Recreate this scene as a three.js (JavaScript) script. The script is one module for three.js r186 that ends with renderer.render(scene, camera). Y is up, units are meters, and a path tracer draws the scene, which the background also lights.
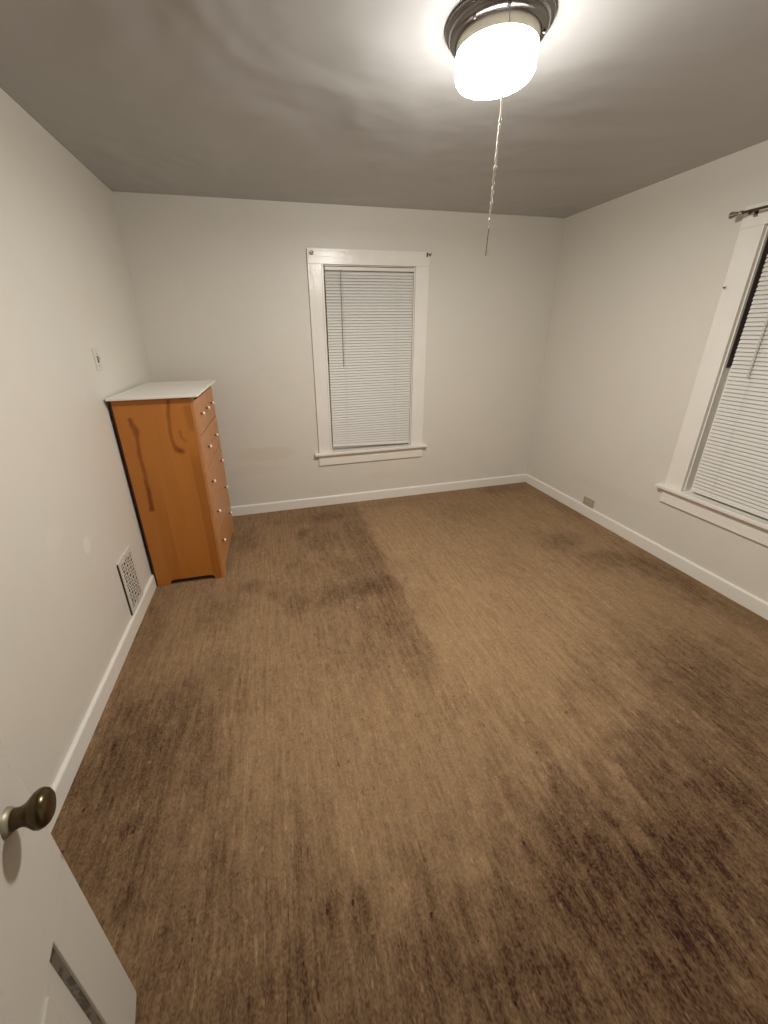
import * as THREE from 'three';
import { RoundedBoxGeometry } from 'three/addons/geometries/RoundedBoxGeometry.js';
import { RectAreaLightUniformsLib } from 'three/addons/lights/RectAreaLightUniformsLib.js';
import { mergeGeometries } from 'three/addons/utils/BufferGeometryUtils.js';

// ------------------------------------------------------------------ camera, sky, light, exposure
const scene = new THREE.Scene();
const camera = new THREE.PerspectiveCamera(2 * Math.atan(512 / 376.1) * 180 / Math.PI, 768 / 1024, 0.05, 60);
camera.position.set(0.8831, 1.5518, 3.3008);
camera.rotation.set(-0.3708, -0.2376, -0.0163, 'YXZ');
camera.setViewOffset(768, 1024, 18.73, 33.73, 768, 1024);
scene.background = new THREE.Color(0x05060a);          // night outside the blinds
const renderer = new THREE.WebGLRenderer({ antialias: true });
renderer.toneMapping = THREE.LinearToneMapping;
renderer.toneMappingExposure = 1.0;
renderer.shadowMap.enabled = true;
RectAreaLightUniformsLib.init();
const LAMP_COLOR = new THREE.Color().setRGB(1.0, 0.955, 0.88);
const LAMP_SIDE = 1.5, LAMP_BOTTOM = 240, GLOW = 30;                 // the one lamp of the room (built in ceiling_light)

const W = 3.489, H = 2.44, D = 3.52, T = 0.14;         // room: x 0..W, y 0..H, z 0..D

// ------------------------------------------------------------------ helpers
function rng(seed) { let s = seed >>> 0; return () => { s = (s + 0x6D2B79F5) | 0; let t = Math.imul(s ^ (s >>> 15), 1 | s); t = (t + Math.imul(t ^ (t >>> 7), 61 | t)) ^ t; return ((t ^ (t >>> 14)) >>> 0) / 4294967296; }; }
const PERM = (() => { const r = rng(77), p = new Float32Array(65536); for (let i = 0; i < 65536; i++) p[i] = r(); return p; })();
const hash = (x, y, s) => PERM[((x & 255) + ((y + s * 37) & 255) * 256) & 65535];
function noise(x, y, s = 0) {
  const xi = Math.floor(x), yi = Math.floor(y); let u = x - xi, v = y - yi; u = u * u * (3 - 2 * u); v = v * v * (3 - 2 * v);
  const a = hash(xi, yi, s), b = hash(xi + 1, yi, s), c = hash(xi, yi + 1, s), d = hash(xi + 1, yi + 1, s);
  return a + (b - a) * u + (c - a) * v + (a - b - c + d) * u * v;
}
function fbm(x, y, o, s = 0) { let a = 0.5, t = 0, n = 0; for (let i = 0; i < o; i++) { t += a * noise(x, y, s + i * 5); n += a; x *= 2.03; y *= 2.03; a *= 0.5; } return t / n; }
const sm = (a, b, x) => { const t = Math.min(1, Math.max(0, (x - a) / (b - a))); return t * t * (3 - 2 * t); };
// colour map: f(u, v) returns a linear [r, g, b]
const enc = (c) => { c = Math.min(1, Math.max(0, c)); return 255 * (c <= 0.0031308 ? 12.92 * c : 1.055 * Math.pow(c, 1 / 2.4) - 0.055); };
function colorTex(w, h, f) {
  const d = new Uint8Array(w * h * 4);
  for (let j = 0, k = 0; j < h; j++) for (let i = 0; i < w; i++, k += 4) { const c = f((i + 0.5) / w, (j + 0.5) / h); d[k] = enc(c[0]); d[k + 1] = enc(c[1]); d[k + 2] = enc(c[2]); d[k + 3] = 255; }
  return finish(new THREE.DataTexture(d, w, h, THREE.RGBAFormat), true);
}
function grayTex(w, h, f) {
  const d = new Float32Array(w * h * 4);
  for (let j = 0, k = 0; j < h; j++) for (let i = 0; i < w; i++, k += 4) { const c = f((i + 0.5) / w, (j + 0.5) / h); d[k] = d[k + 1] = d[k + 2] = c; d[k + 3] = 1; }
  return finish(new THREE.DataTexture(d, w, h, THREE.RGBAFormat, THREE.FloatType), false);
}
function finish(t, srgb) { t.magFilter = THREE.LinearFilter; t.minFilter = THREE.LinearFilter; t.wrapS = t.wrapT = THREE.RepeatWrapping; if (srgb) t.colorSpace = THREE.SRGBColorSpace; t.needsUpdate = true; return t; }
function scaled(t, sx, sy, ox = 0, oy = 0) { const c = t.clone(); c.repeat.set(sx, sy); c.offset.set(ox, oy); c.needsUpdate = true; return c; }
const lin = (r, g, b) => new THREE.Color().setRGB(r, g, b);
const mat = (o) => new THREE.MeshStandardMaterial(o);

const used = {};
function numbered(n) { const k = used[n] = (used[n] ?? -1) + 1; return k ? `${n}_${String(k).padStart(3, '0')}` : n; }
function mesh(name, geo, m, parent, pos, rot) {
  const o = new THREE.Mesh(geo, m); o.name = name; o.castShadow = true; o.receiveShadow = true;
  if (pos) o.position.set(...pos); if (rot) o.rotation.set(...rot);
  (parent || scene).add(o); return o;
}
function thing(name, label, category, pos = [0, 0, 0], turn = 0, group) {
  const g = new THREE.Group(); g.name = numbered(name); g.position.set(...pos); g.rotation.y = turn; g.userData = { label, category }; if (group) g.userData.group = group; scene.add(g); return g;
}
function struct(o, label, category) { o.userData = { label, category, kind: 'structure' }; return o; }
const box = (w, h, d, x = 0, y = 0, z = 0) => { const g = new THREE.BoxGeometry(w, h, d); g.translate(x, y, z); return g; };
const rbox = (w, h, d, r, x = 0, y = 0, z = 0, seg = 2) => { const g = new RoundedBoxGeometry(w, h, d, seg, r); g.translate(x, y, z); return g; };
const lathe = (pts, seg = 40) => new THREE.LatheGeometry(pts.map(([x, y]) => new THREE.Vector2(x, y)), seg);
const tube = (pts, r, n = 40, rs = 8) => new THREE.TubeGeometry(new THREE.CatmullRomCurve3(pts.map((p) => new THREE.Vector3(...p))), n, r, rs, false);
function join(list) { return mergeGeometries(list.map((g) => g.index ? g.toNonIndexed() : g)); }
function rectShape(x0, y0, x1, y1, holes = []) {
  const s = new THREE.Shape([[x0, y0], [x1, y0], [x1, y1], [x0, y1]].map(([a, b]) => new THREE.Vector2(a, b)));
  for (const [a, b, c, d] of holes) s.holes.push(new THREE.Path([[a, b], [a, d], [c, d], [c, b]].map(([p, q]) => new THREE.Vector2(p, q))));
  return s;
}
const extrude = (s, depth, o = {}) => new THREE.ExtrudeGeometry(s, { depth, bevelEnabled: false, curveSegments: 10, ...o });

// ------------------------------------------------------------------ materials of the room
// painted plaster: faint mottling, roller texture and slow waves
const plasterBump = grayTex(1024, 1024, (u, v) => {
  const x = u * 3.6, y = v * 3.6;
  return 0.62 * fbm(x * 2.2, y * 2.2, 3, 11) + 0.22 * fbm(x * 9, y * 9, 3, 3) + 0.05 * fbm(x * 70, y * 70, 2, 7);
});
const ceilingBump = grayTex(1024, 1024, (u, v) => {
  const x = u * 3.6, y = v * 3.6, w = fbm(x * 0.9, y * 0.9, 2, 21) * 1.8;
  return 0.62 * fbm(x * 1.6 + w, y * 1.3, 2, 31) + 0.34 * fbm(x * 3.4 + w * 2.4, y * 4.2 + w, 2, 41) + 0.05 * fbm(x * 9 + w * 3, y * 12, 2, 51) + 0.003 * fbm(x * 70, y * 70, 2, 61);
});
const WALL = [0.725, 0.69, 0.62];
function wallMap(seed, w, h, patches = []) {
  return colorTex(768, 512, (u, v) => {
    const x = u * w, y = v * h;
    let k = 0.965 + 0.05 * fbm(x * 1.5, y * 1.5, 3, seed) + 0.025 * fbm(x * 7, y * 7, 3, seed + 2), r = 1, g = 1, b = 1;
    const warm = 0.03 * (fbm(x * 2.3, y * 2.3, 3, seed + 9) - 0.5); r += warm; b -= warm;
    for (const [px, py, rx, ry, dr, dg, db, edge] of patches) {
      const q = Math.hypot((x - px) / rx, (y - py) / ry) + 0.7 * (fbm(x * edge, y * edge, 3, seed + 4) - 0.5);
      const t = 1 - sm(0.7, 1.1, q); r *= 1 + dr * t; g *= 1 + dg * t; b *= 1 + db * t;
    }
    return [WALL[0] * k * r, WALL[1] * k * g, WALL[2] * k * b];
  });
}
function wallMaterial(seed, w, h, patches, ox = 0) {
  return mat({ map: scaled(wallMap(seed, w, h, patches), 1 / w, 1 / h, ox), roughness: 0.46, bumpMap: scaled(plasterBump, 1 / 3.6, 1 / 3.6, seed * 0.13), bumpScale: 0.006 });
}
const trimBump = grayTex(512, 512, (u, v) => 0.5 * fbm(u * 6, v * 60, 3, 5) + 0.3 * fbm(u * 14, v * 14, 3, 8) + 0.3 * fbm(u * 40, v * 40, 2, 9));
const trimMap = colorTex(512, 512, (u, v) => { const k = 0.95 + 0.07 * fbm(u * 8, v * 8, 4, 15); return [0.86 * k, 0.825 * k, 0.76 * k]; });
const M = {
  trim: mat({ map: scaled(trimMap, 1, 1), roughness: 0.28, bumpMap: scaled(trimBump, 1, 1), bumpScale: 0.0016 }),
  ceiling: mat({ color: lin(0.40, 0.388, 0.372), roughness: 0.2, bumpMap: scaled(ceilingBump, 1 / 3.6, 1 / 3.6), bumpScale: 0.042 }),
  blind: mat({ color: lin(0.72, 0.70, 0.655), roughness: 0.5 }),
  blindRail: mat({ color: lin(0.74, 0.72, 0.66), roughness: 0.4 }),
  cord: mat({ color: lin(0.62, 0.6, 0.55), roughness: 0.8 }),
  wand: new THREE.MeshPhysicalMaterial({ color: lin(0.6, 0.58, 0.54), roughness: 0.15, clearcoat: 0.6 }),
  glass: new THREE.MeshPhysicalMaterial({ color: 0xffffff, transmission: 1, thickness: 0, roughness: 0.02, ior: 1.5 }),
  nickel: mat({ color: lin(0.22, 0.205, 0.19), metalness: 1, roughness: 0.22 }),
  darkMetal: mat({ color: lin(0.11, 0.09, 0.07), metalness: 0.85, roughness: 0.32 }),
  steel: mat({ color: lin(0.5, 0.48, 0.45), metalness: 1, roughness: 0.22 }),
  enamel: mat({ color: lin(0.90, 0.85, 0.72), roughness: 0.35 }),
  beige: mat({ color: lin(0.42, 0.35, 0.24), roughness: 0.45 }),
  ivory: mat({ color: lin(0.52, 0.47, 0.38), roughness: 0.4 }),
  slot: mat({ color: lin(0.05, 0.035, 0.022), roughness: 0.7 }),
  track: mat({ color: lin(0.06, 0.045, 0.035), roughness: 0.6 }),
  duct: mat({ color: lin(0.035, 0.03, 0.026), roughness: 0.8, metalness: 0.2 }),
  switchPaint: mat({ color: lin(0.69, 0.655, 0.585), roughness: 0.46 }),
  ventPaint: mat({ color: lin(0.70, 0.66, 0.585), roughness: 0.38 }),
};

// ------------------------------------------------------------------ carpet
// stains as [x, z, rx, rz, strength]; broad near ones also paint in vignetting
const STAINS_AND_VIGNETTE = [[1.03, 0.50, 0.07, 0.08, 0.42], [1.15, 0.62, 0.13, 0.16, 0.3], [1.45, 0.55, 0.16, 0.25, 0.26], [1.50, 0.86, 0.09, 0.2, 0.24], [1.22, 1.33, 0.17, 0.10, 0.5], [1.47, 1.36, 0.12, 0.13, 0.5],
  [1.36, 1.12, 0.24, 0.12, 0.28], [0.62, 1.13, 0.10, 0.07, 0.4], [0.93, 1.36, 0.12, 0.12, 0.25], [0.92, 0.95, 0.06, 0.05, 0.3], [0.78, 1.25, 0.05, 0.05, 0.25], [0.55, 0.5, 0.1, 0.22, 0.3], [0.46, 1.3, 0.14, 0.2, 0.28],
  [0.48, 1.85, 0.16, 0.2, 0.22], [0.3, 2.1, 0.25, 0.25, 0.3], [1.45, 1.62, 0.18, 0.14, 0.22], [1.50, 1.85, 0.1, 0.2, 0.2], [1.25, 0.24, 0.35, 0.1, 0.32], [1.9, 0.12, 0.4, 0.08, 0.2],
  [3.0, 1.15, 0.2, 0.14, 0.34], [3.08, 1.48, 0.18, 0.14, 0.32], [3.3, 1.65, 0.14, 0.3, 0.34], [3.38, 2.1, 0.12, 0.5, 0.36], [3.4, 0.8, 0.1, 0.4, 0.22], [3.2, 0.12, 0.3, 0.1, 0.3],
  [1.62, 3.0, 0.5, 0.34, 0.75], [2.15, 2.96, 0.5, 0.42, 0.6], [1.19, 2.68, 0.12, 0.09, 0.14], [0.6, 2.75, 0.35, 0.32, 0.45], [0.2, 2.3, 0.3, 0.5, 0.5], [1.62, 2.72, 0.12, 0.1, 0.2], [2.6, 2.7, 0.55, 0.55, 0.5], [1.0, 2.98, 0.4, 0.25, 0.5],  // broad near patches: part soil, part lens vignetting painted as darker carpet
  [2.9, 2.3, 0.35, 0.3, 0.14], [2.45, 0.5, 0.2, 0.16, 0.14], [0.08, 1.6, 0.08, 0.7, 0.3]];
const CARPET_A = [0.345, 0.218, 0.113], CARPET_B = [0.092, 0.046, 0.019];
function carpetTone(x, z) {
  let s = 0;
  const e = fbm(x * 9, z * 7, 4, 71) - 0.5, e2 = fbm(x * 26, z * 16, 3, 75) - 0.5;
  for (const [px, pz, rx, rz, k] of STAINS_AND_VIGNETTE) {
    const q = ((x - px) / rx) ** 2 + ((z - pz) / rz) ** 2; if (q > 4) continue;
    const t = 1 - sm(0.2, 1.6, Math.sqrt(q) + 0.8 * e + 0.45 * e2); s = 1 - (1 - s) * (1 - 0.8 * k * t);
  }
  // where a bed or mat once stood: browner left of a straight line, paler right of it
  const lineX = 1.57 + 0.02 * (fbm(z * 6, 3, 2, 81) - 0.5);
  const patch = (1 - sm(lineX - 0.03, lineX + 0.02, x)) * sm(0.5, 1.3, x) * (1 - sm(1.75, 2.2, z + 0.4 * e));
  s = 1 - (1 - s) * (1 - 0.16 * patch); s -= 0.07 * sm(lineX - 0.02, lineX + 0.02, x) * (1 - sm(lineX + 0.05, lineX + 0.55, x)) * (1 - sm(1.9, 2.4, z));
  s += 0.3 * patch * Math.max(0, fbm(x * 17, z * 15, 3, 85) - 0.5);
  s += 0.24 * (fbm(x * 3, z * 1.6, 4, 91) - 0.5) + 0.13 * (fbm(x * 12, z * 7, 3, 95) - 0.5);
  return s;
}
const CT = 2048;
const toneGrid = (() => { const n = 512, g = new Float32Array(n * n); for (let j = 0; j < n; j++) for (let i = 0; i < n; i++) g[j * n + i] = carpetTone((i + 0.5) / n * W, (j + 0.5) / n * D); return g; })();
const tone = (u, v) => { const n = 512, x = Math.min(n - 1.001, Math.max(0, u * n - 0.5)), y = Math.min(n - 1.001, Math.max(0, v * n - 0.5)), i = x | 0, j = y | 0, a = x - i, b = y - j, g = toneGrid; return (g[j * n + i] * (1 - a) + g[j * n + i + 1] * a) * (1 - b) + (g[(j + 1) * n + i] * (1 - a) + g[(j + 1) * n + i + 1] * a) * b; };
const pile = (x, z) => { // rows of loop pile run from the door to the window wall
  const wob = 0.012 * noise(z * 3, x * 2, 4);
  return 0.5 * noise((x + wob) * 85, z * 8, 101) + 0.4 * noise((x + wob) * 190, z * 19, 103) + 0.2 * noise(x * 400, z * 260, 105);
};
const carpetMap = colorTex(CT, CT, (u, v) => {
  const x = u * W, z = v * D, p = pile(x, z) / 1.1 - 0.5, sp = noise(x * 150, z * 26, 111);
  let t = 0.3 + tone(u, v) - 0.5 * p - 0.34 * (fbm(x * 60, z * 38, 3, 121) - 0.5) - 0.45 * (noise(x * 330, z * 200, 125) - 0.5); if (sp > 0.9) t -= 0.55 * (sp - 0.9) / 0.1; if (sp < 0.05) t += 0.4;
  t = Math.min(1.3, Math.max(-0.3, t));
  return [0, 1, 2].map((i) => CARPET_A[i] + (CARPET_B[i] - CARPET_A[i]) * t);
});
const carpetBump = grayTex(CT / 2, CT / 2, (u, v) => pile(u * W, v * D));
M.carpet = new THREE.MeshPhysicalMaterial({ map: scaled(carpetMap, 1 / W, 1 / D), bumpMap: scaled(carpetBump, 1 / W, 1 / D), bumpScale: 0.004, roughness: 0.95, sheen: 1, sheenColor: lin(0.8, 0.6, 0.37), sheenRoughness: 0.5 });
function uvXZ(g) { const p = g.attributes.position, uv = g.attributes.uv; for (let i = 0; i < p.count; i++) uv.setXY(i, p.getX(i), p.getZ(i)); return g; }

// ------------------------------------------------------------------ shell
struct(mesh('floor', uvXZ(box(W + 2 * T, 0.1, D + 2 * T, W / 2, -0.05, D / 2)), M.carpet), 'worn brown carpet with pile rows, darker stains and vignetting painted into the near end', 'carpet');
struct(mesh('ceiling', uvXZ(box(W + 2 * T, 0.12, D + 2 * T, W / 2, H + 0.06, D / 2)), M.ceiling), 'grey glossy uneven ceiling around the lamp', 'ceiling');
const OP = { w: 0.764, y0: 0.52, y1: 2.045 };           // window openings
const WIN = [{ pos: [1.75, 0, 0], turn: 0 }, { pos: [W, 0, 1.949], turn: -Math.PI / 2 }];
const holeAt = (c) => [c - OP.w / 2, OP.y0, c + OP.w / 2, OP.y1];
const wb = mesh('wall_back', extrude(rectShape(-T, 0, W + T, H, [holeAt(1.75)]), T), wallMaterial(1, W, H, [[0.80, 0.56, 0.22, 0.07, -0.05, -0.07, -0.12, 9], [0.66, 0.42, 0.28, 0.05, -0.03, -0.045, -0.07, 9], [1.9, 0.24, 0.3, 0.05, -0.02, -0.03, -0.05, 9]]), null, [0, 0, -T]);
struct(wb, 'cream painted wall behind the dresser with the smaller-looking window', 'wall');
const wr = mesh('wall_right', extrude(rectShape(0, 0, D, H, [holeAt(1.949)]), T), wallMaterial(2, D, H, [[1.0, 0.3, 0.4, 0.06, -0.02, -0.03, -0.05, 9]]), null, [W + T, 0, 0], [0, -Math.PI / 2, 0]);
struct(wr, 'cream painted wall with the window cut by the picture edge', 'wall');
const VENT = { z0: 1.15, z1: 1.35, y0: 0.097, y1: 0.43 };
const wl = mesh('wall_left', extrude(rectShape(-D, 0, 0, H, [[-VENT.z1 + 0.025, VENT.y0 + 0.025, -VENT.z0 - 0.025, VENT.y1 - 0.025]]), T), wallMaterial(3, D, H, [[D - 1.553, 0.67, 0.035, 0.045, 0.1, 0.1, 0.1, 25], [D - 1.75, 0.82, 0.08, 0.05, 0.03, 0.03, 0.03, 20], [D - 2.9, 0.95, 0.03, 0.03, -0.1, -0.12, -0.16, 30]]), null, [-T, 0, 0], [0, Math.PI / 2, 0]);
struct(wl, 'cream painted wall behind the open door and the dresser back', 'wall');
const DOORWAY = { x0: 0.575, x1: 1.345, y1: 2.04 };
const wf = mesh('wall_front', extrude(rectShape(-(W + T), 0, T, H, [[-DOORWAY.x1, 0.0005, -DOORWAY.x0, DOORWAY.y1]]), T), wallMaterial(4, W, H, []), null, [0, 0, D + T], [0, Math.PI, 0]);
struct(wf, 'cream painted wall with the doorway behind the viewer', 'wall');
// unlit hall beyond the doorway
const hallM = mat({ color: lin(0.5, 0.46, 0.4), roughness: 0.6 });
for (const [n, g, l] of [['floor_hall', box(1.9, 0.1, 1.3, 0.95, -0.05, D + 2 * T + 0.51), 'floor of the unlit hall outside the doorway'], ['ceiling_hall', box(1.9, 0.12, 1.3, 0.95, H + 0.06, D + 2 * T + 0.51), 'ceiling of the unlit hall outside the doorway'],
  ['wall_hall_end', box(1.9, H, T, 0.95, H / 2, D + T + 1.23), 'end wall of the unlit hall outside the doorway'], ['wall_hall_left', box(T, H, 1.16, 0.07, H / 2, D + T + 0.58), 'left wall of the unlit hall outside the doorway'], ['wall_hall_right', box(T, H, 1.16, 1.83, H / 2, D + T + 0.58), 'right wall of the unlit hall outside the doorway']])
  struct(mesh(n, g, hallM), l, n.split('_')[0]);

// baseboards: flat board with an eased top edge
function baseboard(name, len, pos, turn, label) {
  const s = new THREE.Shape(); s.moveTo(0, 0); s.lineTo(0.015, 0); s.lineTo(0.015, 0.078); s.quadraticCurveTo(0.0145, 0.088, 0.005, 0.09); s.lineTo(0, 0.09); s.closePath();
  const g = extrude(s, len); g.rotateY(-Math.PI / 2); g.translate(len, 0, 0);        // runs along +x, profile towards +z
  const p = g.attributes.position, uv = g.attributes.uv; for (let i = 0; i < p.count; i++) uv.setXY(i, p.getY(i) * 1.0, p.getX(i) * 0.5);
  return struct(mesh(name, g, M.trim, null, pos, [0, turn, 0]), label, 'baseboard');
}
baseboard('baseboard_back', W, [0, 0, 0], 0, 'white painted baseboard below the smaller-looking window');
baseboard('baseboard_right', D - 0.018, [W, 0, 0.018], -Math.PI / 2, 'white painted baseboard along the wall with the outlet');
baseboard('baseboard_left', D - 0.018, [0, 0, D], Math.PI / 2, 'white painted baseboard below the floor vent grille');
baseboard('baseboard_front', W - DOORWAY.x1 - 0.12, [W - 0.018, 0, D], Math.PI, 'white painted baseboard behind the viewer');

// doorway jambs and casing (behind the viewer)
{
  const { x0, x1, y1 } = DOORWAY, zc = D + T / 2;
  const g = thing('trim_1', 'white painted door frame around the doorway behind the viewer', 'door frame');
  g.userData.kind = 'structure';
  for (const x of [x0 + 0.0075, x1 - 0.0075]) mesh('jamb', box(0.015, y1, T, x, y1 / 2, zc), M.trim, g);
  mesh('head_jamb', box(x1 - x0 - 0.03, 0.015, T, (x0 + x1) / 2, y1 - 0.0075, zc), M.trim, g);
  for (const x of [x0 - 0.05, x1 + 0.05]) mesh('casing', box(0.1, y1, 0.018, x, y1 / 2, D - 0.009), M.trim, g);
  mesh('head_casing', box(x1 - x0 + 0.2, 0.1, 0.018, (x0 + x1) / 2, y1 + 0.05, D - 0.009), M.trim, g);
}

// ------------------------------------------------------------------ windows (local x along the wall, z into the room)
function uvWood(g, along) { // uv so that brush marks run along the piece
  const p = g.attributes.position, uv = g.attributes.uv; for (let i = 0; i < p.count; i++) { const a = along === 'x' ? p.getX(i) : p.getY(i), b = (along === 'x' ? p.getY(i) : p.getX(i)) + p.getZ(i); uv.setXY(i, a, b); } return g;
}
function frame4(w, h, st, top, bot, d) { return extrude(rectShape(-w / 2, 0, w / 2, h, [[-w / 2 + st, bot, w / 2 - st, h - top]]), d); }
function makeWindow(k, label) {
  const g = new THREE.Group(); g.name = `window_${k + 1}`; g.position.set(...WIN[k].pos); g.rotation.y = WIN[k].turn; scene.add(g); struct(g, label, 'window');
  const hw = OP.w / 2, cw = 0.117, ct = 0.02, tri = M.trim;
  for (const s of [-1, 1]) {
    mesh('side_casing', uvWood(rbox(cw, OP.y1 - 0.532, ct, 0.002, s * (hw + cw / 2), (OP.y1 + 0.532) / 2, ct / 2), 'y'), tri, g);
    mesh('bead', uvWood(rbox(0.013, OP.y1 - 0.532, 0.006, 0.0025, s * (hw + 0.0065), (OP.y1 + 0.532) / 2, ct + 0.002), 'y'), tri, g);
    mesh('sash_track', box(0.003, 2.036 - 1.322, 0.07, s * (hw - 0.0068), (2.036 + 1.322) / 2, -0.051), M.track, g).userData.label = 'dark sash channel beside the blind';
    mesh('jamb', uvWood(box(0.012, OP.y1 - OP.y0, T, s * (hw - 0.006 + 0.0061), (OP.y0 + OP.y1) / 2, -T / 2), 'y'), tri, g);
  }
  mesh('head_casing', uvWood(rbox(OP.w + 2 * cw, 0.107, ct + 0.002, 0.002, 0, OP.y1 + 0.0535, ct / 2 + 0.001), 'x'), tri, g);
  mesh('head_jamb', uvWood(box(OP.w, 0.012, T, 0, OP.y1, -T / 2), 'x'), tri, g);
  mesh('stool', uvWood(rbox(OP.w + 2 * cw + 0.08, 0.026, 0.05, 0.006, 0, 0.519, 0.025), 'x'), tri, g);
  mesh('inner_sill', uvWood(box(OP.w, 0.026, T, 0, 0.519, -T / 2), 'x'), tri, g);
  mesh('apron', uvWood(rbox(OP.w + 2 * cw + 0.01, 0.098, 0.018, 0.002, 0, 0.457, 0.009), 'x'), tri, g);
  // double-hung sashes: the lower one nearer the room
  const sw = OP.w - 0.014, lowH = 0.79, upH = OP.y1 - 0.006 - 1.28;
  const lo = mesh('lower_sash', frame4(sw, lowH, 0.05, 0.036, 0.07, 0.035), tri, g, [0, 0.533, -0.085]);
  mesh('pane', box(sw - 0.1, lowH - 0.106, 0.003, 0, (0.07 + lowH - 0.036) / 2, 0.017), M.glass, lo);
  const up = mesh('upper_sash', frame4(sw, upH, 0.05, 0.06, 0.036, 0.035), tri, g, [0, 1.28, -0.126]);
  mesh('pane', box(sw - 0.1, upH - 0.096, 0.003, 0, (0.036 + upH - 0.06) / 2, 0.017), M.glass, up);
  return g;
}
makeWindow(0, 'white framed double-hung window in the far wall, fully in view');
makeWindow(1, 'white framed double-hung window cut off by the right picture edge');

// mini blinds, closed; each slat a curved strip
const SLATS = 64;
function makeSlat(BW) { // cross-section arc in the y-z plane, 25 mm wide, 0.6 mm thick
  const n = 4, pts = [], c = 0.025, sag = 0.0028, th = 0.0007, tilt = 62 * Math.PI / 180;
  const at = (i, o) => { const s = i / n - 0.5, a = s * c, b = sag * (1 - 4 * s * s) + o; return [a * Math.cos(tilt) + b * Math.sin(tilt), -a * Math.sin(tilt) + b * Math.cos(tilt)]; }; // (z, y): room-side edge hangs down
  for (let i = 0; i <= n; i++) pts.push(at(i, 0)); for (let i = n; i >= 0; i--) pts.push(at(i, -th));
  const s = new THREE.Shape(pts.map(([z, y]) => new THREE.Vector2(-z, y)));
  const g = extrude(s, BW); g.rotateY(Math.PI / 2); g.translate(-BW / 2, 0, 0); return g;   // shape x -> -z, so -(-z) = z
}
function makeBlind(k, label, drop, BW, BLX) {
  const slatGeo = makeSlat(BW);
  const g = thing('window_blind', label, 'blind', WIN[k].pos, WIN[k].turn);
  const zc = -0.012, top = 2.033;
  mesh('headrail', rbox(BW + 0.006, 0.026, 0.026, 0.003, BLX, top - 0.013, zc + 0.003), M.blindRail, g);
  const r = rng(31 + k), y0 = top - 0.043, yl = drop[0] + 0.022, yr = drop[1] + 0.022;
  for (let i = 0; i < SLATS; i++) {
    const f = i / (SLATS - 1), w = Math.max(0, (f - 0.86) / 0.14);
    const mid = y0 + ((yl + yr) / 2 - y0) * f, tilt = (yr - yl) / BW * w;
    mesh('slat', slatGeo, M.blind, g, [BLX + (r() - 0.5) * 0.002, mid, zc + (r() - 0.5) * 0.0006], [(r() - 0.5) * 0.05, 0, Math.atan(tilt)]);
  }
  const t = Math.atan((drop[1] - drop[0]) / BW);
  mesh('bottom_rail', rbox(BW, 0.014, 0.026, 0.004), M.blindRail, g, [BLX, (drop[0] + drop[1]) / 2 + 0.007, zc], [0, 0, t]);
  for (const x of [-0.225, 0.225]) mesh('ladder_cord', tube([[x, top - 0.03, zc + 0.0145], [x, 1.2, zc + 0.0145], [x, (drop[0] + drop[1]) / 2 + 0.01, zc + 0.0145]], 0.0007, 12, 5), M.cord, g);
  const wand = mesh('wand', tube([[-0.24, 2.0, 0.017], [-0.2395, 1.8, 0.013], [-0.2385, 1.283, 0.010]], 0.0032, 20, 6), M.wand, g);
  mesh('wand_hook', tube([[-0.24, 2.014, 0.003], [-0.24, 2.012, 0.013], [-0.24, 1.998, 0.017]], 0.0015, 8, 5), M.steel, wand);
  return g;
}
makeBlind(0, 'closed grey mini blind hanging slightly crooked in the far wall window', [0.572, 0.548], 0.737, 0.0045);
makeBlind(1, 'closed grey mini blind in the window cut off by the right picture edge', [0.548, 0.546], 0.716, 0.013);

// ------------------------------------------------------------------ curtain hardware
function bracket(name, label, pos, turn, arm, group) {
  const g = thing(name, label, 'curtain bracket', pos, turn, group);
  mesh('plate', rbox(0.016, 0.034, 0.003, 0.0012, 0, 0, 0.0015), M.darkMetal, g);
  mesh('arm', tube([[0, 0.004, 0.002], [0, 0.004, arm * 0.6], [0, -0.002, arm]], 0.003, 12, 8), M.darkMetal, g);
  mesh('cup', tube([[0, 0.004, arm - 0.010], [0, -0.004, arm - 0.007], [0, -0.008, arm], [0, -0.004, arm + 0.007], [0, 0.008, arm + 0.010]], 0.0028, 18, 8), M.darkMetal, g);
  mesh('screw', lathe([[0, 0.003], [0.003, 0.0026], [0.0042, 0.001], [0.0042, 0]], 14), M.steel, g, [0, -0.011, 0.003], [Math.PI / 2, 0, 0]);
  return g;
}
{ // shiny ring-shaped one, left corner
  const g = thing('curtain_bracket', 'small shiny round curtain bracket on the upper left corner of far window frame', 'curtain bracket', [1.288, 2.118, 0.022]);
  mesh('plate', lathe([[0, 0.003], [0.012, 0.003], [0.015, 0.001], [0.015, 0]], 24), M.steel, g, [0, 0, 0], [Math.PI / 2, 0, 0]);
  mesh('post', lathe([[0, 0.026], [0.004, 0.026], [0.0045, 0]], 14), M.darkMetal, g, [0, 0, 0.002], [Math.PI / 2, 0, 0]);
  mesh('cup', new THREE.TorusGeometry(0.0125, 0.0035, 10, 24, Math.PI * 1.25), M.steel, g, [0, 0.004, 0.024], [0, 0, -Math.PI * 1.12]);
}
bracket('curtain_bracket', 'small dark curtain bracket on the upper right corner of far window frame', [2.226, 2.128, 0.022], 0.5, 0.03);
bracket('curtain_bracket', 'dark bracket holding up the curtain rod by the right picture edge', [W - 0.022, 2.107, 1.512], -Math.PI / 2, 0.048);
bracket('curtain_bracket', 'dark bracket at the hidden end of the curtain rod', [W - 0.022, 2.107, 2.39], -Math.PI / 2, 0.048);
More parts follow.
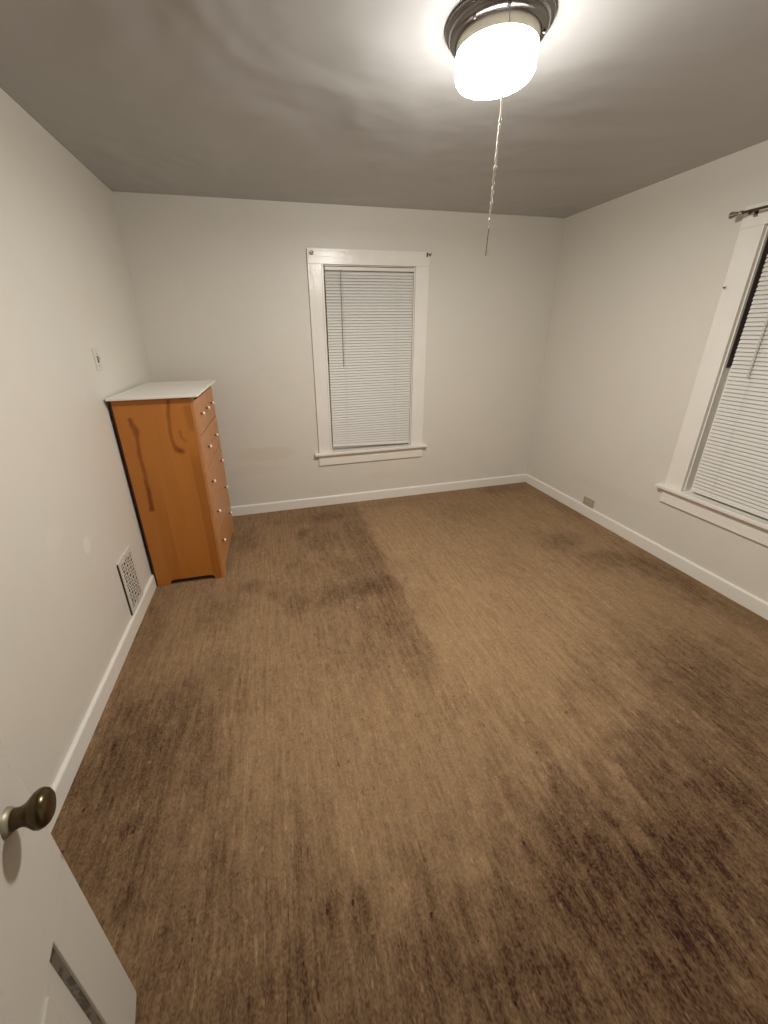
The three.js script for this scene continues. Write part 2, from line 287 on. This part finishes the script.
{
  const g = thing('curtain_rod', 'thin dark metal curtain rod with shiny cone finial above the right window', 'curtain rod', [W - 0.07, 2.114, 1.949]);
  mesh('rod', new THREE.CylinderGeometry(0.0068, 0.0068, 0.96, 16), M.darkMetal, g, [0, 0, 0], [Math.PI / 2, 0, 0]);
  const fin = lathe([[0, 0.052], [0.013, 0.0518], [0.0172, 0.049], [0.0178, 0.045], [0.014, 0.030], [0.009, 0.008], [0.0115, 0.005], [0.0115, -0.006], [0, -0.006]], 24);
  mesh('finial', fin, M.steel, g, [0, 0, -0.479], [-Math.PI / 2, 0, 0]);
  mesh('finial', fin, M.steel, g, [0, 0, 0.479], [Math.PI / 2, 0, 0]);
}
{
  const g = thing('nail', 'small dark nail sticking out of the right window frame', 'nail', [W - 0.02, 1.76, 1.468]);
  mesh('shank', tube([[0.01, 0.004, 0], [-0.016, -0.003, 0]], 0.0022, 4, 8), M.darkMetal, g);
  mesh('head', new THREE.CylinderGeometry(0.0048, 0.0048, 0.002, 14), M.darkMetal, g, [-0.016, -0.003, 0], [0, 0, Math.PI / 2 + 0.26]);
}

// ------------------------------------------------------------------ ceiling light
{
  const L = [1.687, H, 1.846];
  const g = thing('ceiling_light', 'lit white glass drum ceiling light in a nickel pan with a pull string', 'ceiling light', L);
  mesh('pan', lathe([[0.0, -0.001], [0.161, -0.001], [0.1635, -0.005], [0.1625, -0.011], [0.157, -0.014], [0.153, -0.0145], [0.151, -0.018], [0.150, -0.026], [0.1465, -0.032], [0.140, -0.036], [0.1335, -0.037], [0.131, -0.041], [0.1285, -0.041], [0.1275, -0.036], [0.1, -0.034], [0, -0.034]], 72), M.nickel, g);
  mesh('collar', lathe([[0.118, -0.034], [0.1258, -0.034], [0.1258, -0.066], [0.1262, -0.068], [0.120, -0.068], [0.118, -0.034]], 72), M.enamel, g);
  const glow = mat({ color: lin(0.9, 0.88, 0.84), roughness: 0.3, emissive: lin(1.0, 0.985, 0.965), emissiveIntensity: GLOW });
  const shade = mesh('glass_shade', lathe([[0.119, -0.062], [0.1245, -0.068], [0.1240, -0.113], [0.1228, -0.124], [0.117, -0.1315], [0.107, -0.135], [0.06, -0.1365], [0, -0.137]], 72), glow, g);
  shade.castShadow = false;
  for (const a of [0.5, 2.6, 4.7]) { const s = mesh('thumb_screw', lathe([[0, 0.016], [0.004, 0.0155], [0.0045, 0.011], [0.002, 0.009], [0.002, 0]], 14), M.steel, g, [0.127 * Math.cos(a), -0.039, 0.127 * Math.sin(a)]); s.rotation.order = 'YXZ'; s.rotation.set(0, -a, -Math.PI / 2); }
  const bulb = new THREE.PointLight(LAMP_COLOR, LAMP_SIDE); bulb.name = 'ceiling_light_bulb'; bulb.position.set(0, -0.1, 0); bulb.castShadow = true; bulb.shadow.radius = 1.5; bulb.shadow.mapSize.set(2048, 2048); bulb.shadow.bias = -0.002; g.add(bulb);
  const face = new THREE.RectAreaLight(LAMP_COLOR, LAMP_BOTTOM, 0.2, 0.2); face.name = 'ceiling_light_face'; face.position.set(0, -0.139, 0); face.rotation.x = -Math.PI / 2; g.add(face);   // the wide glass bottom
  // pull string: short chain, knotted white string, thin end with a tip
  const px = -0.045, pz = 0.135, ch = mesh('pull_chain', tube([[px, -0.03, pz - 0.006], [px, -0.036, pz + 0.003], [px, -0.05, pz + 0.004], [px + 0.001, -0.14, pz + 0.004], [px + 0.001, -0.222, pz + 0.003]], 0.0014, 24, 6), M.nickel, g);
  mesh('switch_nub', lathe([[0, 0.008], [0.004, 0.007], [0.005, 0.002], [0.007, 0], [0, 0]], 16), M.darkMetal, ch, [px, -0.033, pz - 0.004], [Math.PI / 2 + 0.7, 0, 0]);
  const yarn = mat({ color: lin(0.8, 0.74, 0.66), roughness: 0.95 }), r = rng(5);
  const line = []; for (let i = 0; i <= 16; i++) line.push([px + 0.001 - i * 0.0004 + (r() - 0.5) * 0.003, -0.20 - i * 0.0235, pz + 0.003 + (r() - 0.5) * 0.003]);
  mesh('string', tube(line, 0.0026, 80, 7), yarn, ch);
  const twist = []; for (let i = 0; i <= 60; i++) { const t = i / 60, a = t * 70, y = -0.30 - t * 0.275; twist.push([px + 0.001 - (-0.20 - y) / 0.0235 * 0.0004 + 0.0017 * Math.cos(a + 2 * Math.sin(t * 9)), y, pz + 0.003 + 0.0017 * Math.sin(a)]); }
  mesh('string_twist', tube(twist, 0.0024, 220, 6), yarn, ch);
  for (const i of [4, 9, 13]) mesh('knot', new THREE.TorusKnotGeometry(0.0028, 0.0016, 32, 6), yarn, ch, line[i]);
  mesh('end_cord', tube([line[16], [line[16][0] - 0.001, -0.60, pz + 0.003], [line[16][0] - 0.002, -0.642, pz + 0.003]], 0.0012, 10, 6), M.darkMetal, ch);
  mesh('tip', lathe([[0, 0.008], [0.0025, 0.007], [0.0032, 0.002], [0.0032, -0.006], [0.002, -0.009], [0, -0.0095]], 16), M.steel, ch, [line[16][0] - 0.002, -0.645, pz + 0.003]);
}

// ------------------------------------------------------------------ tall dresser
const grain = (x, y, s) => { const w = fbm(x * 3, y * 0.8, 3, s) * 3.2; return 0.6 * fbm(x * 26 + w * 2, y * 1.3, 3, s + 3) + 0.4 * fbm(x * 90 + w, y * 4, 2, s + 7); };
const OAK = [[0.51, 0.185, 0.027], [0.255, 0.07, 0.007]];
const lerp3 = (a, b, t) => [0, 1, 2].map((i) => a[i] + (b[i] - a[i]) * t);
const segDist = (x, y, P) => { let m = 9; for (let i = 0; i + 1 < P.length; i++) { const [ax, ay] = P[i], [bx, by] = P[i + 1], dx = bx - ax, dy = by - ay, t = Math.min(1, Math.max(0, ((x - ax) * dx + (y - ay) * dy) / (dx * dx + dy * dy))); m = Math.min(m, Math.hypot(x - ax - t * dx, y - ay - t * dy)); } return m; };
// side panel: glued boards of different tone with two dark mineral streaks
const sideTex = colorTex(512, 1024, (u, v) => {
  const x = u * 0.43, y = v * 1.215, wob = 0.006 * (fbm(y * 7, 2, 3, 201) - 0.5);
  let t = 0.10 + 0.32 * (grain(x, y, 141) - 0.5) + 0.10 * (fbm(x * 6, y * 1.6, 3, 151) - 0.5);
  if (x > 0.35 + wob) t += 0.36 * sm(0.98, 0.8, y); else if (x < 0.155 + wob && x > 0.075 && y < 0.86) t += 0.17 * sm(0.86, 0.6, y) * sm(0.07, 0.1, x);
  const n = 0.014 * (fbm(x * 22, y * 22, 3, 161) - 0.5);
  const a = segDist(x + n, y, [[0.074, 1.115], [0.088, 1.055], [0.080, 0.957], [0.081, 0.786], [0.078, 0.664], [0.073, 0.558]]);
  const aw = 0.0015 + 0.009 * sm(0.99, 1.05, y) * sm(1.13, 1.08, y) + 0.004 * sm(0.72, 0.6, y); t += (0.45 + 0.9 * fbm(x * 30, y * 9, 3, 191)) * (1 - sm(aw * 0.5, aw + 0.017, a));
  const b = segDist(x + n, y, [[0.286, 1.212], [0.272, 1.081], [0.268, 0.99], [0.284, 0.92], [0.313, 0.912]]); t += (0.35 + 0.9 * fbm(x * 30, y * 9, 3, 195)) * (1 - sm(0.0, 0.019, b - 0.006 * sm(0.96, 0.92, y)));
  const c = segDist(x + n, y, [[0.317, 1.03], [0.322, 0.995], [0.34, 0.97]]); t += 0.5 * (1 - sm(0.002, 0.013, c));
  const e = segDist(x + n, y, [[0.385, 1.16], [0.388, 1.05]]); t += 0.4 * (1 - sm(0.01, 0.035, e));
  return lerp3(OAK[0], OAK[1], Math.min(1.3, Math.max(-0.3, t)));
});
const frontTex = colorTex(512, 512, (u, v) => { const t = 0.25 + 0.7 * (grain(v * 0.6, u * 0.6, 171) - 0.5) + 0.3 * (fbm(u * 4, v * 4, 3, 181) - 0.5); return lerp3([0.56, 0.25, 0.092], [0.36, 0.14, 0.042], t); });
const woodBump = grayTex(256, 512, (u, v) => grain(u * 0.43, v * 1.2, 141));
const WD = {
  side: mat({ map: scaled(sideTex, 1 / 0.43, 1 / 1.215), roughness: 0.5, bumpMap: scaled(woodBump, 1 / 0.43, 1 / 1.2), bumpScale: 0.0006 }),
  front: mat({ map: scaled(frontTex, 1 / 0.6, 1 / 0.6), roughness: 0.4 }),
  front2: mat({ map: scaled(frontTex, 1 / 0.6, 1 / 0.6, 0.37, 0.61), roughness: 0.4 }),
  inner: mat({ color: lin(0.05, 0.022, 0.01), roughness: 0.8 }),
  back: mat({ color: lin(0.07, 0.018, 0.008), roughness: 0.75 }),
  top: mat({ map: scaled(trimMap, 1, 1, 0.3, 0.2), color: lin(1.0, 1.0, 1.0), roughness: 0.4 }),
  knob: mat({ color: lin(0.95, 0.80, 0.70), metalness: 0.3, roughness: 0.2 }),
  stem: mat({ color: lin(0.10, 0.045, 0.02), metalness: 0.3, roughness: 0.5 }),
};
{
  const d = 0.431, w = 0.681, h = 1.224, a = 0.019, x1 = 0.447, zN = 0.971;
  const g = thing('dresser', 'tall honey wood dresser with white top and five rows of drawers', 'dresser', [x1 + w / 2 * Math.sin(a) - d / 2 * Math.cos(a), 0, zN - w / 2 * Math.cos(a) - d / 2 * Math.sin(a)], -a);
  const hx = d / 2, hz = w / 2, bx = -hx + 0.011, fx = hx - 0.02;
  function footed(x0, xa, xb, xe, top, rise) { // board with an arched cut-out at the floor
    const s = new THREE.Shape(); s.moveTo(x0, 0); s.lineTo(xa, 0); s.quadraticCurveTo(xa + 0.006, rise, xa + 0.03, rise); s.lineTo(xb - 0.03, rise); s.quadraticCurveTo(xb - 0.006, rise, xb, 0); s.lineTo(xe, 0); s.lineTo(xe, top); s.lineTo(x0, top); s.closePath(); return s;
  }
  const sideGeo = extrude(footed(0, 0.075, 0.36, fx - bx, h, 0.036), 0.018);
  for (const s of [1, -1]) mesh('side_panel', sideGeo, WD.side, g, [bx, 0, s > 0 ? hz - 0.018 : -hz]);
  mesh('back_panel', box(0.0105, h - 0.01, w - 0.008, -hx + 0.0056, h / 2, 0), WD.back, g);
  mesh('carcass', box(fx - bx - 0.004, h - 0.16, w - 0.037, (fx + bx) / 2, h / 2 + 0.06, 0), WD.inner, g);
  // face frame: two stiles, bottom rail with arch
  for (const s of [1, -1]) mesh('stile', rbox(0.02, h, 0.03, 0.0025, hx - 0.01, h / 2, s * (hz - 0.015)), WD.front, g);
  const rg = extrude(footed(-hz + 0.0305, -hz + 0.085, hz - 0.085, hz - 0.0305, 0.112, 0.04), 0.018); rg.rotateY(Math.PI / 2);
  mesh('bottom_rail', rg, WD.front, g, [hx - 0.0195, 0, 0]);
  mesh('top_rail', box(0.016, 0.012, w - 0.062, hx - 0.010, h - 0.0065, 0), WD.front2, g);
  // drawers
  const knobGeo = lathe([[0, 0.026], [0.007, 0.025], [0.0115, 0.021], [0.0126, 0.0165], [0.0108, 0.0128], [0.006, 0.0115]], 20), stemGeo = lathe([[0.0056, 0.012], [0.0048, 0.008], [0.0052, 0.003], [0.0085, 0.0008], [0.0085, 0]], 16);
  const rows = [[1.10, 3, 0.195], [0.878, 2, 0.153], [0.661, 1, 0.217], [0.444, 1, 0.217], [0.221, 1, 0.217]], edges = [1.201, 0.986, 0.768, 0.551, 0.334, 0.116], inner = w - 0.06 - 0.004;
  rows.forEach(([ky, n, off], i) => {
    const y1 = edges[i] - 0.004, y0 = edges[i + 1] + 0.004, cw = inner / n;
    for (let k = 0; k < n; k++) {
      const zc = inner / 2 - cw * (k + 0.5);
      const dr = mesh('drawer', rbox(0.02, y1 - y0, cw - 0.010, 0.002, 0, 0, 0), (i + k) % 2 ? WD.front2 : WD.front, g, [hx - 0.0095, (y0 + y1) / 2, zc]);
      for (const kz of n === 3 ? [(1 - k) * off] : n === 2 ? [(k ? -1 : 1) * off] : [off, -off]) {
        const kb = mesh('knob', knobGeo, WD.knob, dr, [0.0098, ky - (y0 + y1) / 2, kz - zc], [0, 0, -Math.PI / 2]);
        kb.userData.label = 'shiny pale copper knob';
        mesh('knob', stemGeo, WD.stem, dr, [0.0098, ky - (y0 + y1) / 2, kz - zc], [0, 0, -Math.PI / 2]).name = 'knob_stem';
      }
    }
  });
  const tp = rbox(d + 0.034, 0.015, w + 0.054, 0.003, 0.014, h + 0.0082, 0); { const p = tp.attributes.position, uv = tp.attributes.uv; for (let i = 0; i < p.count; i++) uv.setXY(i, p.getX(i), p.getZ(i)); }
  mesh('top', tp, WD.top, g).userData.label = 'white dresser top';
}

// ------------------------------------------------------------------ wall vent, switch, outlet
{
  const { z0, z1, y0, y1 } = VENT, w = z1 - z0, h = y1 - y0;
  const g = thing('wall_vent', 'white pierced lattice vent grille low on the wall beside the dresser', 'vent', [0, y0, (z0 + z1) / 2], Math.PI / 2);
  // local x = -world z, z = out of the wall
  const s = rectShape(-w / 2, 0, w / 2, h), nx = 5, ny = 9, mx = 0.025, my = 0.026, cx = (w - 2 * mx) / nx, cy = (h - 2 * my) / ny;
  const poly = (x, y, pts) => s.holes.push(new THREE.Path(pts.map(([a, b]) => new THREE.Vector2(x + a, y + b))));
  for (let j = 0; j < ny; j++) for (let i = 0; i < nx; i++) {
    const x = -w / 2 + mx + (i + 0.5) * cx, y = my + (j + 0.5) * cy;
    if ((i + j) % 2) { const q = 0.0115; poly(x, y, [[0, -q * 1.2], [q * 0.9, 0], [0, q * 1.2], [-q * 0.9, 0]]); }
    else for (const [a, b] of [[1, 1], [1, -1], [-1, 1], [-1, -1]]) { const o = 0.0076, q = 0.0058; poly(x + a * o, y + b * o * 1.1, Array.from({ length: 7 }, (_, k) => [q * Math.cos(k * 2 * Math.PI / 7), q * 1.15 * Math.sin(k * 2 * Math.PI / 7)])); }
  }
  mesh('grille', extrude(s, 0.0009), M.ventPaint, g, [0, 0, 0.0075]);
  mesh('top_lip', box(w - 0.002, 0.002, 0.008, 0, h - 0.001, 0.0041), M.ventPaint, g);
  mesh('frame', extrude(rectShape(-w / 2 - 0.0045, 0.002, w / 2 - 0.004, h - 0.006, [[-w / 2 + 0.02, 0.02, w / 2 - 0.02, h - 0.02]]), 0.006), M.duct, g, [0, 0, 0.0002]).userData.label = 'dark metal frame behind the grille';
  const dw = w - 0.052, dh = h - 0.052, yc = h / 2, dp = 0.1;
  mesh('duct', join([box(dw, dh, 0.003, 0, yc, -dp), box(0.003, dh, dp, -dw / 2, yc, -dp / 2), box(0.003, dh, dp, dw / 2, yc, -dp / 2), box(dw, 0.003, dp, 0, yc - dh / 2, -dp / 2), box(dw, 0.003, dp, 0, yc + dh / 2, -dp / 2)]), M.duct, g);
  for (const y of [0.012, h - 0.012]) mesh('screw', lathe([[0, 0.0022], [0.003, 0.0018], [0.004, 0]], 12), M.steel, g, [0, y, 0.0084], [Math.PI / 2, 0, 0]);
}
{
  const g = thing('light_switch', 'painted toggle light switch on the wall above the dresser', 'light switch', [0, 1.437, 0.922], Math.PI / 2);
  mesh('plate', rbox(0.07, 0.115, 0.005, 0.002, 0, 0, 0.0025), M.switchPaint, g);
  mesh('slot', box(0.014, 0.034, 0.0016, 0, 0, 0.0054), M.slot, g);
  mesh('toggle', rbox(0.008, 0.011, 0.016, 0.002, 0, 0.003, 0.010), M.ivory, g, [0, 0, 0], [-0.35, 0, 0]);
  for (const y of [0.03, -0.03]) mesh('screw', lathe([[0, 0.0016], [0.0032, 0.0012], [0.004, 0]], 12), M.beige, g, [0, y, 0.006], [Math.PI / 2, 0, 0]);
}
{
  const g = thing('wall_outlet', 'beige electrical outlet set sideways just above the baseboard', 'outlet', [W, 0.132, 0.858], -Math.PI / 2);
  mesh('plate', rbox(0.114, 0.07, 0.006, 0.0025, 0, 0, 0.003), M.beige, g);
  for (const x of [-0.0195, 0.0195]) {
    const f = mesh('receptacle', lathe([[0, 0.0022], [0.0155, 0.002], [0.0165, 0.0005], [0.0165, 0]], 24), M.ivory, g, [x, 0, 0.006], [Math.PI / 2, 0, 0]);
    for (const k of [-1, 1]) mesh('slot', box(0.008, 0.0008, 0.0024), M.slot, f, [-0.003, 0.0021, k * 0.0062]);
    mesh('slot', new THREE.CylinderGeometry(0.0024, 0.0024, 0.0008, 10), M.slot, f, [0.008, 0.0021, 0]);
  }
  mesh('screw', lathe([[0, 0.0016], [0.0028, 0.0012], [0.0035, 0]], 12), M.steel, g, [0, 0, 0.006], [Math.PI / 2, 0, 0]);
}

// ------------------------------------------------------------------ open panel door
{
  const th = 12 * Math.PI / 180, DW = 0.755, DH = 2.0, DT = 0.036;
  const F = [0.402, 2.755];                           // free edge of the face in view, on the floor
  const g = new THREE.Group(); g.name = 'door_1'; g.position.set(F[0] + DW * Math.sin(th), 0.012, F[1] + DW * Math.cos(th)); g.rotation.y = th + Math.PI / 2; scene.add(g);
  struct(g, 'white painted panel door standing open by the left wall', 'door');
  // local x: from the hinges (0) to the free edge (DW); local z: out of the face in view
  const doorMap = colorTex(512, 1024, (u, v) => {
    const x = DW - u * 0.76, y = v * 2.0; let k = 0.96 + 0.06 * fbm(x * 5, y * 5, 4, 221), dk = 0;
    const sp = fbm(x * 60, y * 60, 2, 225); if (sp > 0.86) dk += 0.05;
    dk += 0.5 * (1 - sm(0.001, 0.006, Math.hypot(x - 0.012, (y - 0.885)) + 0.006 * fbm(x * 200, y * 200, 2, 227)));
    dk += 0.45 * (1 - sm(0.0015, 0.007, Math.hypot(x - 0.004, (y - 0.61) * 0.6)));
    k *= 1 - dk; return [0.56 * k, 0.527 * k, 0.475 * k];
  });
  const dm = mat({ map: scaled(doorMap, 1 / 0.76, 1 / 2.0), roughness: 0.4, bumpMap: scaled(trimBump, 1, 1), bumpScale: 0.0007 });
  const grimeAndShade = mat({ map: scaled(colorTex(64, 256, (u, v) => { const t = sm(0.42, 0.62, fbm(u * 2, v * 26, 3, 231)); return lerp3([0.36, 0.33, 0.29], [0.2, 0.18, 0.155], t); }), 1, 1 / 0.4), roughness: 0.7 });  // some dirt, plus the shadow of the recess painted into the colour
  const P = [[0.112, 0.20, DW - 0.112, 0.572], [0.112, 0.96, DW - 0.112, 1.88]];
  const s = rectShape(0, 0, DW, DH, P); { s.curves.length = 0; s.currentPoint.set(0, 0); s.moveTo(0, 0); s.lineTo(DW - 0.012, 0); s.quadraticCurveTo(DW, 0, DW, 0.016); s.lineTo(DW, DH - 0.004); s.lineTo(DW - 0.004, DH); s.lineTo(0, DH); s.closePath(); }
  mesh('frame', extrude(s, DT - 0.004, { bevelEnabled: true, bevelSize: 0.002, bevelThickness: 0.002, bevelSegments: 2, bevelOffset: -0.002 }), dm, g, [0, 0, -DT + 0.002]);
  for (const [x0, y0, x1, y1] of P) {
    const w = x1 - x0, h = y1 - y0, m = 0.045, f = 0.006, zb = -0.014;
    // raised panel: bevelled border rising to a flat field
    const pos = [], uv = [], quad = (a, b, c, d) => { for (const q of [a, b, c, a, c, d]) { pos.push(...q); uv.push(q[0], q[1]); } };
    const o = [[x0, y0], [x1, y0], [x1, y1], [x0, y1]].map(([x, y]) => [x, y, zb]), n = [[x0 + m, y0 + m], [x1 - m, y0 + m], [x1 - m, y1 - m], [x0 + m, y1 - m]], r1 = n.map(([x, y]) => [x, y, zb + 0.003]), r2 = n.map(([x, y]) => [x, y, zb + f]);
    for (let i = 0; i < 4; i++) { const j = (i + 1) % 4; quad(o[i], o[j], r1[j], r1[i]); quad(r1[i], r1[j], r2[j], r2[i]); } quad(r2[0], r2[1], r2[2], r2[3]);
    const ob = o.map(([x, y]) => [x, y, -DT + 0.012]); quad(ob[3], ob[2], ob[1], ob[0]); for (let i = 0; i < 4; i++) { const j = (i + 1) % 4; quad(ob[i], ob[j], o[j], o[i]); }
    const bg = new THREE.BufferGeometry(); bg.setAttribute('position', new THREE.Float32BufferAttribute(pos, 3)); bg.setAttribute('uv', new THREE.Float32BufferAttribute(uv, 2)); bg.computeVertexNormals();
    const pn = mesh('panel', bg, dm, g);
    // narrow moulding on the stile edge of the recess, its dark tone part dirt, part painted recess shade
    const mo = extrude(new THREE.Shape([[0, 0], [0, -0.0105], [-0.002, -0.007], [-0.006, 0]].map(([a, b]) => new THREE.Vector2(a, b))), h); mo.rotateX(-Math.PI / 2);
    { const p = mo.attributes.position, u2 = mo.attributes.uv; for (let i = 0; i < p.count; i++) u2.setXY(i, p.getX(i) / 0.006, p.getY(i)); }
    mesh('moulding', mo, grimeAndShade, pn, [x1 - 0.0002, y0, zb - 0.0005]).userData.label = 'moulding along the panel with dirt and recess shade painted in';
  }
  const brass = mat({ color: lin(0.085, 0.058, 0.028), metalness: 0.8, roughness: 0.26 });
  const roseM = mat({ color: lin(0.32, 0.28, 0.2), metalness: 0.5, roughness: 0.45 });
  // door knob with backplate
  mesh('rose', lathe([[0, 0.010], [0.013, 0.009], [0.019, 0.005], [0.021, 0]], 32), roseM, g, [DW - 0.070, 0.838, 0], [Math.PI / 2, 0, 0]);
  const kn = mesh('knob', lathe([[0, 0.052], [0.010, 0.0513], [0.0185, 0.0488], [0.0245, 0.0445], [0.0278, 0.0385], [0.0283, 0.0335], [0.0262, 0.028], [0.0215, 0.0225], [0.017, 0.0175], [0.0145, 0.012], [0.014, 0.007], [0.0155, 0.002], [0.0155, 0]], 48), brass, g, [DW - 0.070, 0.838, 0.008], [Math.PI / 2, 0, 0]);
  kn.userData.label = 'dark aged brass door knob';
}
renderer.render(scene, camera);
